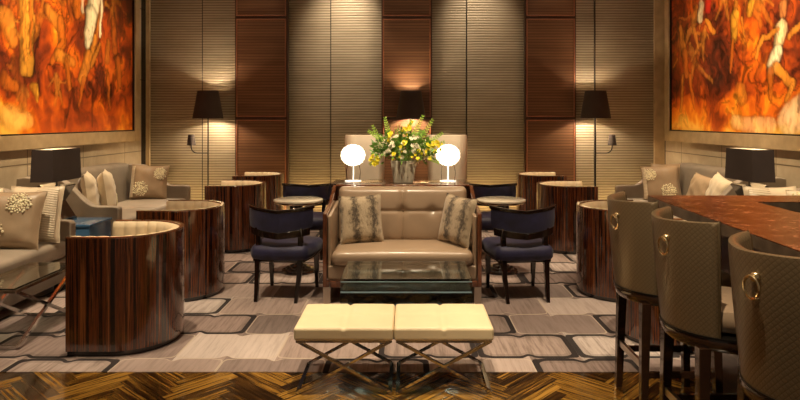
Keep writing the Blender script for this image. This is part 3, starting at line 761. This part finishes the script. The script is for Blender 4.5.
# ------------------------------------------------------------------ navy chairs and round tables
def navy_chair(label, loc, rz):
    """faces +Y"""
    t = thing('dining_chair', label, 'chair', loc, rz, 'navy velvet chairs at the round tables')
    def sf(u, v, w, p):
        k = 1-.10*max(0, -v); z = p[2]+(.025*(1-u*u)*(1-v*v) if w > 0 else 0); return (p[0]*k, p[1]-.02*(1-u*u)*(1 if v < 0 else -1), z)
    G().rbox(-.28, .28, -.25, .26, .335, .465, .055, 8, sf).build('seat', NAVY, t)
    G().rbox(-.25, .25, -.235, .235, .325, .352, .008, 2, lambda u, v, w, p: (p[0]*(1-.10*max(0, -v)), p[1], p[2])).build('seat_rail', DARKW, t)
    n = 26; rad = .31; c0y = -.075
    def arcs(a0, a1, fn, g, n=26):
        rings = []
        for i in range(n+1):
            a = R(a0+(a1-a0)*i/n); k = abs(a+PI/2)/R(75); e = fn(a, k); rings.append([((r+.05*k*k*0)*math.cos(a)*.95, c0y+r*math.sin(a)*.62, z) for r, z in e])
        g.loft(rings)
    A0, A1 = -160, -20
    g = G(); arcs(A0, A1, lambda a, k: [(rad-.018, .745+.04*k), (rad+.022, .745+.04*k), (rad+.026, .775+.04*k), (rad-.014, .775+.04*k)], g); g.build('top_rail', DARKW, t, bevel=.004)
    g = G(); arcs(A0+4, A1-4, lambda a, k: [(rad-.02, .58+.05*k), (rad+.012, .58+.05*k), (rad+.020, .67+.04*k), (rad+.018, .745+.04*k), (rad-.016, .745+.04*k), (rad-.032, .67+.04*k)], g); g.build('backrest', NAVY, t)
    g = G(); arcs(A0+10, A1-10, lambda a, k: [(rad-.022, .525+.04*k), (rad+.010, .525+.04*k), (rad+.014, .582+.05*k), (rad-.018, .582+.05*k)], g); g.build('lower_rail', DARKW, t, bevel=.003)
    for s in (-1, 1):
        a = R(-90+s*42)
        bx, by = math.cos(a)*(rad-.01)*.95, c0y+math.sin(a)*(rad-.01)*.62
        g = G(); pts = [((bx*1.0), by, .62), (s*.185, by+.02, .50), (s*.19, -.21, .40), (s*.185, -.235, .22), (s*.175, -.30, 0)]
        ws = [.04, .042, .046, .04, .030]; rings = []
        for (x, y, z), w_ in zip(pts, ws): rings.append([(x-w_/2, y-w_/2, z), (x+w_/2, y-w_/2, z), (x+w_/2, y+w_/2, z), (x-w_/2, y+w_/2, z)])
        g.loft(rings); g.build('leg', DARKW, t, bevel=.003)
        # front legs
        g = G(); pts = [(s*.215, .215, .34), (s*.215, .222, .18), (s*.215, .235, 0)]; rings = []
        for (x, y, z), w_ in zip(pts, (.046, .038, .028)): rings.append([(x-w_/2, y-w_/2, z), (x+w_/2, y-w_/2, z), (x+w_/2, y+w_/2, z), (x-w_/2, y+w_/2, z)])
        g.loft(rings); g.build('leg', DARKW, t, bevel=.003)
    g = G()   # nail-head trim
    for i in range(34):
        x = -.235+.47*i/33; g.sphere((x*(.9), -.238, .352), .0042, 6, 4)
    for s in (-1, 1):
        for i in range(26):
            y = -.225+.45*i/25; k = 1-.10*max(0, -y/.25); g.sphere((s*.252*k, y, .352), .0042, 6, 4)
    g.build('nail_trim', BRASS, t)
    return t
nc = navy_chair('navy velvet chair with its back to the camera at the left round table', (-1.075, 5.72, CARP), R(-7))
dup(nc, (.985, 5.70, CARP), R(7), 'navy velvet chair with its back to the camera at the right round table')
dup(nc, (-1.16, 7.30, CARP), PI, 'navy velvet chair facing the camera behind the left round table')
dup(nc, (.985, 7.30, CARP), PI, 'navy velvet chair facing the camera behind the right round table')
def round_table(label, loc):
    t = thing('round_table', label, 'table', loc, 0, 'small round pedestal tables')
    G().lathe([(0, 0), (.165, 0), (.172, .012), (.165, .028), (.13, .034), (.125, .05), (.09, .056), (.085, .072), (.04, .085), (0, .085)], 36).build('base', DARKW, t)
    G().lathe([(0, .08), (.035, .08), (.03, .12), (.045, .16), (.03, .20), (.026, .45), (.04, .55), (.028, .60), (.05, .68), (.09, .70), (0, .70)], 28).build('pedestal', DARKW, t)
    G().lathe([(0, .70), (.225, .70), (.245, .705), (.250, .712), (.250, .722), (0, .722)], 48).build('edge_band', BRASS, t)
    G().lathe([(0, .722), (.246, .722), (.250, .727), (.248, .738), (.240, .742), (0, .742)], 48).build('tabletop', MARB, t)
    return t
rt = round_table('small round marble-topped table left of the central sofa', (-1.107, 6.52, CARP))
dup(rt, (.958, 6.52, CARP), 0, 'small round marble-topped table right of the central sofa')

# ------------------------------------------------------------------ wing chairs
def wing_chair(label, loc, rz):
    """faces +Y"""
    t = thing('wing_chair', label, 'armchair', loc, rz, 'tall cream wing chairs')
    G().rbox(-.24, .24, -.20, .30, .14, .44, .04, 5).build('seat', WING, t)
    n = 28; rings = []
    for i in range(n+1):
        k = -1+2*i/n; x = .262*math.sin(k*PI/2*.98); y = -.24+.30*max(0, abs(k)-.45)**1.3*1.6
        th = .05; top = 1.36-.0*abs(k)-(.10*max(0, abs(k)-.85)/.15)**1*1.0
        def P(z, o):
            f = .80+.20*min(1, (z/1.33)**.8); dx = 0; return (x*f, y+o-.06*(z-.4), z)
        rings.append([P(.16, 0), P(.6, -.01), P(1.0, -.012), P(top-.02, -.005), P(top, .02), P(top-.02, th), P(1.0, th+.01), P(.6, th+.01), P(.16, th)])
    G().loft(rings).build('winged_back', WING, t, ang=60)
    for sx in (-.19, .19):
        for y in (-.18, .26): G().bar((sx, y, 0), (sx, y, .15), .025, .025, w2=.04, h2=.04).build('leg', DARKW, t)
    return t
wc = wing_chair('tall cream wing chair behind the left globe lamp', ((363.5-407)*8.1/640, 8.3, CARP), R(8))
dup(wc, ((448.5-407)*8.1/640, 8.3, CARP), R(-8), 'tall cream wing chair behind the right globe lamp')

# ------------------------------------------------------------------ central sofa
def settee():
    t = thing('settee', 'champagne satin two-seat sofa with rosewood frame in the middle of the lounge', 'sofa', (-.04, 5.77, CARP)); W = .67
    # coordinates: front -Y at -.38, back +.38
    for s in (-1, 1):
        x0, x1 = sorted((s*W, s*(W-.035)))
        side = [(-.38, .135), (-.38, .755), (.02, .80), (.30, .90), (.38, .92), (.38, .135)]
        G().prism(side, 'x', x0, x1).build('arm_frame', SOFAW, t, bevel=.004)
        a, b = sorted((s*(W-.036), s*(W-.068)))
        G().rbox(a, b, -.355, .30, .20, .735, .014, 5, lambda u, v, w_, p: (p[0], p[1], p[2]+(.05*(v+1)/2 if w_ > 0 else 0))).build('arm_pad', SATIN, t)
    G().rbox(-W+.035, W-.035, .345, .38, .135, .915, .006, 1).build('back_frame', SOFAW, t)
    G().rbox(-W+.035, W-.035, .30, .385, .915, .932, .006, 1).build('top_rail', SOFAW, t)
    G().rbox(-W+.035, W-.035, -.38, -.34, .135, .19, .005, 1).build('front_rail', SOFAW, t)
    G().rbox(-W+.036, W-.036, -.362, .34, .19, .315, .018, 6).build('seat_deck', SATIN, t)
    def cu(u, v, w_, p):
        z = p[2]+(.03*(1-u**4)*(1-v*v) if w_ > 0 else 0); return (p[0], p[1]-.015*(1-u**4)*(1 if v < -.5 else 0), z)
    G().rbox(-W+.07, W-.07, -.395, .18, .315, .435, .05, 14, cu).build('seat_cushion', SATIN, t)
    def bk(u, v, w_, p):
        x, y, z = p
        if v < 0:
            gx = min(abs(x-c) for c in (-.275, 0, .275)); gv = min(abs(x), 9)
            g = .022*math.exp(-(gv/.014)**2)+.012*math.exp(-((z-.705)/.016)**2)
            g += .030*sum(math.exp(-(((x-c)**2+(z-.705)**2)/.045**2)) for c in (-.275, 0, .275))
            puff = .035*abs(math.cos(PI*x/1.1))**.0*(1-u**6)*(1-w_**4)
            y = y-puff+g
        y += .16*(z-.43)*.9
        return (x, y, z)
    G().rbox(-W+.07, W-.07, .14, .27, .42, .92, .045, 44, bk).build('backrest', SATIN, t, ang=70)
    g = G()
    for c in (-.275, 0, .275): g.sphere((c, .154+.04, .705), .011, 10, 6, (1, .5, 1))
    g.build('tufting_buttons', SATIN, t)
    for s in (-1, 1):
        for y in (-.355, .355):
            G().box(s*(W-.035)-.03, s*(W-.035)+.03, y-.03, y+.03, 0, .137).build('leg', STEEL, t)['label'] = 'brushed metal leg'
    return t
settee()
FG = 'striped fur cushions on the central sofa'
cushion('striped faux-fur cushion at the left end of the central sofa', (-.395, 5.67, .455), 6, -14, -3, .38, .43, .13, FUR, (), None, FG, 0)
cushion('striped faux-fur cushion at the right end of the central sofa', (.40, 5.63, .455), -50, -12, 4, .38, .43, .14, FUR, (), None, FG, 0)

# console table
def console():
    t = thing('console_table', 'dark wood console table behind the central sofa', 'table', (-.06, 6.62, CARP)); H = .91
    G().rbox(-.70, .70, -.235, .235, H-.035, H, .005, 1).build('tabletop', STOOLW, t)
    G().rbox(-.66, .66, -.20, .20, H-.10, H-.035, .004, 1).build('apron', STOOLW, t)
    for sx in (-.66, .66):
        for sy in (-.19, .19): G().box(sx-.025, sx+.025, sy-.025, sy+.025, 0, H-.035).build('leg', STOOLW, t)
    for a in (-.35, .35): G().rbox(a-.16, a+.16, -.13, .13, H, H+.004, .001, 1).build('inlay_panel', BRASS, t)
    return t
console()
CT = CARP+.914
# globe lamps
def globe_lamp(label, loc):
    t = thing('globe_lamp', label, 'lamp', loc, 0, 'glowing crystal globe lamps'); zc = .27; r = .122
    G().lathe([(0, 0), (.085, 0), (.085, .008), (0, .012)], 28).build('base', LITACR, t)
    G().tube([(0, 0, .01), (0, 0, .20)], .010).build('stem', LITACR, t)
    for a in (30, 150, 270):
        c, s = math.cos(R(a)), math.sin(R(a)); G().tube([(.075*c, .075*s, .01), (.085*c, .085*s, .09), (.07*c, .07*s, .17)], .0035).build('wire_leg', CHROME, t)
    G().sphere((0, 0, zc), r*.80, 24, 14, (1, 1, .86)).build('glass_globe', GLOBE, t)
    g = G(); n = 110
    for k in range(n):
        z = 1-2*(k+.5)/n; a = k*2.39996; q = math.sqrt(1-z*z); g.sphere((r*.9*q*math.cos(a), r*.9*q*math.sin(a), zc+r*.78*z), .019, 8, 5)
    g.build('crystal_beads', BEADS, t)
    return t
gl = globe_lamp('glowing crystal globe lamp left of the flowers', ((353-407)*6.6/640, 6.6, CT))
dup(gl, ((448-407)*6.6/640, 6.6, CT), R(60), 'glowing crystal globe lamp right of the flowers')

# flower arrangement
def flowers():
    t = thing('flower_arrangement', 'white and yellow flowers with ferns in a square stone planter on the console', 'flowers', ((403.5-407)*6.52/640, 6.52, CT))
    def sq(h, z, r=.015):
        pts = []
        for cx, cy, a0 in ((h-r, h-r, 0), (-h+r, h-r, 90), (-h+r, -h+r, 180), (h-r, -h+r, 270)): pts += [(x, y, z) for x, y in arc((cx, cy), r, a0, a0+90, 4)]
        return pts
    G().loft([sq(.098, 0), sq(.102, .01), sq(.128, .215), sq(.126, .222), sq(.114, .222), sq(.11, .18)]).build('planter', CERAM, t)
    rs = random.Random(11); C = Vector((0, 0, .30))
    # leaf mass
    g = G()
    for k in range(850):
        d = Vector((rs.gauss(0, 1), rs.gauss(0, .75), abs(rs.gauss(0, .75))-.18)).normalized(); r = rs.uniform(.08, .27); p = C+Vector((d.x*r*1.15, d.y*r*.8, d.z*r*.95))
        if p.z < .215 and abs(p.x) < .14: p.z = .225
        u = (d+Vector((rs.uniform(-.6, .6), rs.uniform(-.6, .6), rs.uniform(-.4, .8)))).normalized(); s = u.cross(Vector((rs.random(), rs.random(), rs.random()))).normalized()
        l_ = rs.uniform(.035, .075); wd = l_*.24; nn = u.cross(s)*.003
        a, b, c = p, p+u*l_*.5, p+u*l_
        g.add([a, b+s*wd+nn, c, b-s*wd+nn, b-nn], [(0, 1, 4), (1, 2, 4), (2, 3, 4), (3, 0, 4), (0, 3, 1), (1, 3, 2)])
    o = g.build('foliage', LEAF, t, smooth=False); o['kind'] = 'stuff'
    # stems
    g = G()
    for k in range(40):
        d = Vector((rs.gauss(0, 1), rs.gauss(0, .6), abs(rs.gauss(.6, .5)))).normalized(); g.tube([(d.x*.03, d.y*.03, .19), tuple(C+Vector((d.x*.14, d.y*.1, d.z*.08))), tuple(C+Vector((d.x*.25, d.y*.17, d.z*.22)))], .003, 5)
    o = g.build('stems', LEAF, t); o['kind'] = 'stuff'
    # fern sprays
    sprays = [((-.20, -.02, .42), (-.36, 0, .52)), ((-.14, 0, .44), (-.19, 0, .66)), ((.10, 0, .46), (.20, 0, .68)), ((.17, 0, .42), (.30, .02, .64)), ((.22, -.02, .38), (.40, 0, .50)), ((.02, 0, .48), (.09, .03, .63)), ((.2, 0, .33), (.42, 0, .41)), ((-.2, .0, .35), (-.32, .02, .58)), ((.24, .0, .26), (.36, -.05, .20)), ((-.22, 0, .28), (-.34, -.05, .18))]
    for p, q in sprays:
        p, q = Vector(p), Vector(q); g = G(); g.tube([tuple(p), tuple(q)], .002, 5); u = (q-p).normalized(); s = u.cross(Vector((0, 1, 0))).normalized(); n = 9
        for i in range(n):
            b = p.lerp(q, (i+.5)/n); l_ = .035*(1-.06*i)
            for sg in (-1, 1):
                e = b+s*sg*l_+u*l_*.6; m = (b+e)/2; g.add([b, m+u*.011+Vector((0, .002, 0)), e, m-u*.008, m+Vector((0, -.003, 0))], [(0, 1, 4), (1, 2, 4), (2, 3, 4), (3, 0, 4), (0, 3, 1), (1, 3, 2)])
        g.build('fern_frond', LEAFL, t, smooth=False)
    # blossoms: one of each kind, then copies
    def blossom(name, mat, np_, r):
        g = G()
        for layer, (k, el) in enumerate(((1, .25), (.65, .9))):
            for i in range(np_):
                a = 2*PI*i/np_+layer*.5; d = Vector((math.cos(a)*math.cos(el), math.sin(a)*math.cos(el), math.sin(el))); s = Vector((-math.sin(a), math.cos(a), 0)); l_ = r*k
                g.add([(0, 0, 0), d*l_*.6+s*l_*.36, d*l_, d*l_*.6-s*l_*.36, d*l_*.55+Vector((0, 0, -.004))], [(0, 1, 4), (1, 2, 4), (2, 3, 4), (3, 0, 4), (0, 3, 1), (1, 3, 2)])
        g.sphere((0, 0, r*.18), r*.22, 8, 5)
        return g.build(name, mat, t, smooth=False)
    W0 = blossom('white_blossom', PETW, 6, .030); Y0 = blossom('yellow_blossom', PETY, 6, .024)
    def put(o, first, p, d, s):
        c = o if first else o.copy()
        if not first: COL.objects.link(c); c.parent = t
        c.location = p; c.rotation_euler = d.to_track_quat('Z', 'Y').to_euler(); c.scale = (s, s, s)
    for k in range(96):
        d = Vector((rs.gauss(0, 1), -abs(rs.gauss(.5, .5)), rs.uniform(-.35, 1.1))).normalized(); r = rs.uniform(.86, 1.05)
        p = C+Vector((d.x*.27*r, d.y*.20*r, d.z*.22*r)); put(W0, k == 0, p, d, rs.uniform(.45, 1.05))
    clusters = [((-.27, -.12, .21), 9), ((-.31, -.08, .24), 6), ((.0, -.19, .38), 9), ((.02, -.12, .53), 8), ((.30, -.12, .36), 10), ((.36, -.08, .39), 7), ((-.15, -.14, .47), 7), ((.12, -.19, .26), 5), ((-.08, -.20, .29), 4), ((.22, -.15, .31), 7), ((.05, -.1, .56), 5)]
    first = True
    for c, n in clusters:
        for k in range(n):
            p = Vector(c)+Vector((rs.gauss(0, .022), rs.gauss(0, .015), rs.gauss(0, .03))); put(Y0, first, p, Vector((rs.gauss(0, .5), -1, rs.gauss(.2, .5))).normalized(), rs.uniform(.6, 1.1)); first = False
    return t
flowers()

# ------------------------------------------------------------------ glass coffee table (centre)
def center_table():
    t = thing('coffee_table', 'blue-edged glass coffee table between the central sofa and the benches', 'coffee table', (-.005, 4.80, CARP)); W, Dp, H = .465, .29, .425
    G().rbox(-W, W, -Dp, Dp, H-.018, H, .003, 1).build('glass_top', GLASS, t, smooth=False)
    G().rbox(-W, W, -Dp, -Dp+.014, .0, H-.019, .003, 1).build('front_panel', GLASSB, t, smooth=False)
    G().rbox(-W, W, Dp-.014, Dp, .0, H-.019, .003, 1).build('back_panel', GLASSB, t, smooth=False)
    G().box(-W+.004, W-.004, -Dp+.016, Dp-.016, H-.105, H-.085).build('glass_shelf', SMOKE, t, smooth=False)
    G().box(-W+.002, W-.002, -Dp-.0015, -Dp-.0002, H-.098, H-.088).build('polished_edge', EDGEB, t, smooth=False)
    G().box(-W+.002, W-.002, -Dp-.0015, -Dp-.0002, H-.022, H-.016).build('polished_edge', EDGEB, t, smooth=False)
    g = G()
    for sy in (-Dp+.05, Dp-.05):
        for a, b in ((-W+.03, -.01), (.01, W-.03)):
            g.bar((a, sy, .01), (b, sy, H-.13), .02, .02, (0, 1, 0)); g.bar((b, sy-.0, .01), (a, sy, H-.13), .02, .02, (0, 1, 0))
    g.build('cross_legs', STOOLW, t, smooth=False)
    return t
center_table()
# glass table at the left
def x_table():
    t = thing('coffee_table', 'narrow glass coffee table on crossed chrome legs at the left photo edge', 'coffee table', (-2.80, 4.67, CARP)); W, Dp, H = .18, .40, .42
    G().rbox(-W, W, -Dp, Dp, H-.012, H, .003, 1).build('glass_top', GLASS, t, smooth=False)
    g = G(); y0, y1 = -Dp+.01, Dp-.01
    for sx in (-1, 1): g.box(sx*W-.01, sx*W+.01, -Dp, Dp, H-.034, H-.014)
    for sy in (-1, 1): g.box(-W+.01, W-.01, sy*(Dp-.01)-.01, sy*(Dp-.01)+.01, H-.034, H-.014)
    g.build('top_frame', CHROME, t, smooth=False, bevel=.002)
    for sx in (-1, 1):
        x = sx*(W-.0)
        G().bar((x, -Dp+.03, 0.016), (x, Dp-.03, H-.03), .022, .02, (1, 0, 0)).build('leg', CHROME, t, smooth=False)
        G().bar((x*.999-.001*sx, Dp-.03, 0.016), (x-.001*sx, -Dp+.03, H-.03), .021, .02, (1, 0, 0)).build('leg', CHROME, t, smooth=False)
    for y in (-Dp+.04, Dp-.04):
        G().box(-W, W, y-.008, y+.008, .012, .028).build('stretcher', CHROME, t, smooth=False)
    return t
x_table()

# ------------------------------------------------------------------ benches
def bench(label, loc):
    t = thing('bench', label, 'bench', loc, 0, 'cream leather benches'); W, Dp, H = .281, .24, .379
    def cu(u, v, w_, p):
        x, y, z = p
        if w_ > 0: z += .012*(1-u**4)*(1-v**4)-.010*math.exp(-(x/.010)**2)-.010*math.exp(-((y+.02)/.010)**2)*.5-.0*math.exp(-((y-.0)/.008)**2)
        if v < 0: y += .004*math.exp(-(x/.008)**2)
        return (x, y, z)
    G().rbox(-W, W, -Dp, Dp, H-.075, H, .016, 26, cu).build('seat_cushion', CREAM, t, ang=60)
    for s in (-1, 1):
        y = s*(Dp-.03)
        for a in (-1, 1):
            G().bar((a*(W-.02), y+.001*a, .012), (-a*(W-.02), y+.001*a, H-.085), .022, .014, (0, 1, 0)).build('leg', CHROME, t, smooth=False)
        G().box(-W+.01, W-.01, y-.011, y+.011, H-.09, H-.076).build('seat_rail', CHROME, t, smooth=False)
    for a in (-1, 1):
        G().box(a*(W-.02)-.011, a*(W-.02)+.011, -Dp+.02, Dp-.02, 0, .014).build('floor_rail', CHROME, t, smooth=False)
    return t
b0 = bench('cream leather bench on crossed chrome legs, left of the front pair', (-.357, 3.83, CARP))
dup(b0, (.208, 3.83, CARP), 0, 'cream leather bench on crossed chrome legs, right of the front pair')

# ------------------------------------------------------------------ bar counter
def bar():
    t = thing('bar_counter', 'bar counter with polished red-brown stone top and dark wood front', 'bar counter', (2.3, 2.4, 0)); ox, oy = 2.3, 2.4
    Z = 1.07; th = .06
    outer = [(1.53, 4.07), (1.37, 1.0), (1.90, 1.0), (2.05, 3.75), (2.9, 3.77), (2.9, 4.07)]
    P = [(x-ox, y-oy) for x, y in outer]
    G().prism(P, 'z', Z-th, Z-.004).build('counter_edge', EDGE, t, smooth=False, bevel=.003)
    G().prism([(x*1.0, y) for x, y in P], 'z', Z-.004, Z).build('counter_top', GRAN, t, smooth=False)
    inn = [(1.80, 3.90), (1.66, 1.0), (1.88, 1.0), (2.03, 3.62), (2.85, 3.62), (2.85, 3.90)]
    G().prism([(x-ox, y-oy) for x, y in inn], 'z', .0, Z-th).build('bar_front', BARW, t, smooth=False)
    g = G(); g.box(2.06-ox, 2.85-ox, 1.0-oy, 3.6-oy, .84, .86); g.build('work_shelf', DARKIN, t, smooth=False)
    return t
bar()

# ------------------------------------------------------------------ bar stools
def stool(label, loc, rz):
    """faces +X"""
    t = thing('bar_stool', label, 'bar stool', loc, rz, 'quilted bronze bar stools'); Rs_ = .25
    def th(a): return R(a)
    # back shell: swept section
    rings = []; n = 40; A = 60
    uvs = {}
    for i in range(n+1):
        a = 180-A+2*A*i/n; k = abs(a-180)/A; e = (1-max(0, (k-.93)/.07)**2*.6)
        c, s = math.cos(R(a)), math.sin(R(a)); top = 1.145-.015*(1-k)
        sec = [(.235, .665), (.258, .67), (.272, .80), (.286, .95), (.298, top-.02), (.297, top-.004), (.286, top), (.268, top-.004), (.258, top-.025), (.245, .95), (.225, .80), (.215, .68)]
        mid = [.246, .246, .25, .266, .278, .278, .278, .278, .278, .266, .25, .246]
        rings.append([((m+(r-m)*e)*c*1.0, (m+(r-m)*e)*s*.98, z) for (r, z), m in zip(sec, mid)])
    G().loft(rings).build('backrest', QUILT, t, ang=60, uvfn=lambda co: (math.atan2(co.y, -co.x)*.28, co.z))
    # piping along the shell's ends
    for e in (0, n):
        r = rings[e]; G().tube([r[i] for i in (1, 2, 3, 4, 6, 8, 9, 10)], .006, 6).build('piping', QUILT, t)
    G().lathe([(0, .69), (.205, .69), (.222, .71), (.225, .75), (.215, .775), (.17, .79), (0, .795)], 40).build('seat_cushion', SATIN, t)
    fr = G().rbox(.0, .27, -.20, .20, .69, .78, .04, 4); fr.build('seat_front', SATIN, t)
    G().lathe([(0, .62), (.245, .62), (.255, .63), (.262, .655), (.258, .672), (.0, .672)], 44).build('swivel_frame', STOOLW, t)
    G().lathe([(.0, .672), (.263, .672), (.263, .679), (.0, .679)], 44).build('black_band', BLACKM, t)
    for sx in (-1, 1):
        for sy in (-1, 1):
            lg = G().bar((sx*.19, sy*.19, .02), (sx*.175, sy*.175, .63), .034, .034, (1, 0, 0), .048, .048).build('leg', STOOLW, t, smooth=False, bevel=.003)
            G().bar((sx*.1902, sy*.1902, 0), (sx*.189, sy*.189, .06), .036, .036, (1, 0, 0), .038, .038).build('ferrule', BRASS, lg, smooth=False)
    for s in (-1, 1):
        G().bar((s*.185, -.17, .31), (s*.185, .17, .31), .018, .035, (1, 0, 0)).build('footrest', STOOLW if s > 0 else STEEL, t, smooth=False)
        G().bar((-.17, s*.186, .27), (.17, s*.186, .27), .018, .03, (0, 1, 0)).build('stretcher', STOOLW, t, smooth=False)
    # ring pull
    ang = R(180+16); c, s = math.cos(ang), math.sin(ang); rr = .300
    base = Vector((c*rr, s*rr*.98, 1.055)); side = Vector((-s, c, 0))
    G().sphere(tuple(base-Vector((c, s, 0))*.004), .018, 12, 8).build('ring_mount', BRASS, t)
    cen = base+Vector((c*.012, s*.012, -.032)); q = [tuple(cen+side*.030*math.cos(a)+Vector((c*.003, s*.003, .036))*math.sin(a)) for a in [2*PI*i/28 for i in range(28)]]
    G().tube(q, .005, 8, loop=True).build('ring_pull', BRASS, t)
    return t
st = stool('quilted bronze bar stool farthest from the camera, its legs in full view', (1.375, 3.40, 0), 0)
dup(st, (1.375, 2.77, 0), 0, 'quilted bronze bar stool in the middle of the three')
dup(st, (1.385, 2.10, 0), 0, 'quilted bronze bar stool nearest the camera at the right photo edge')
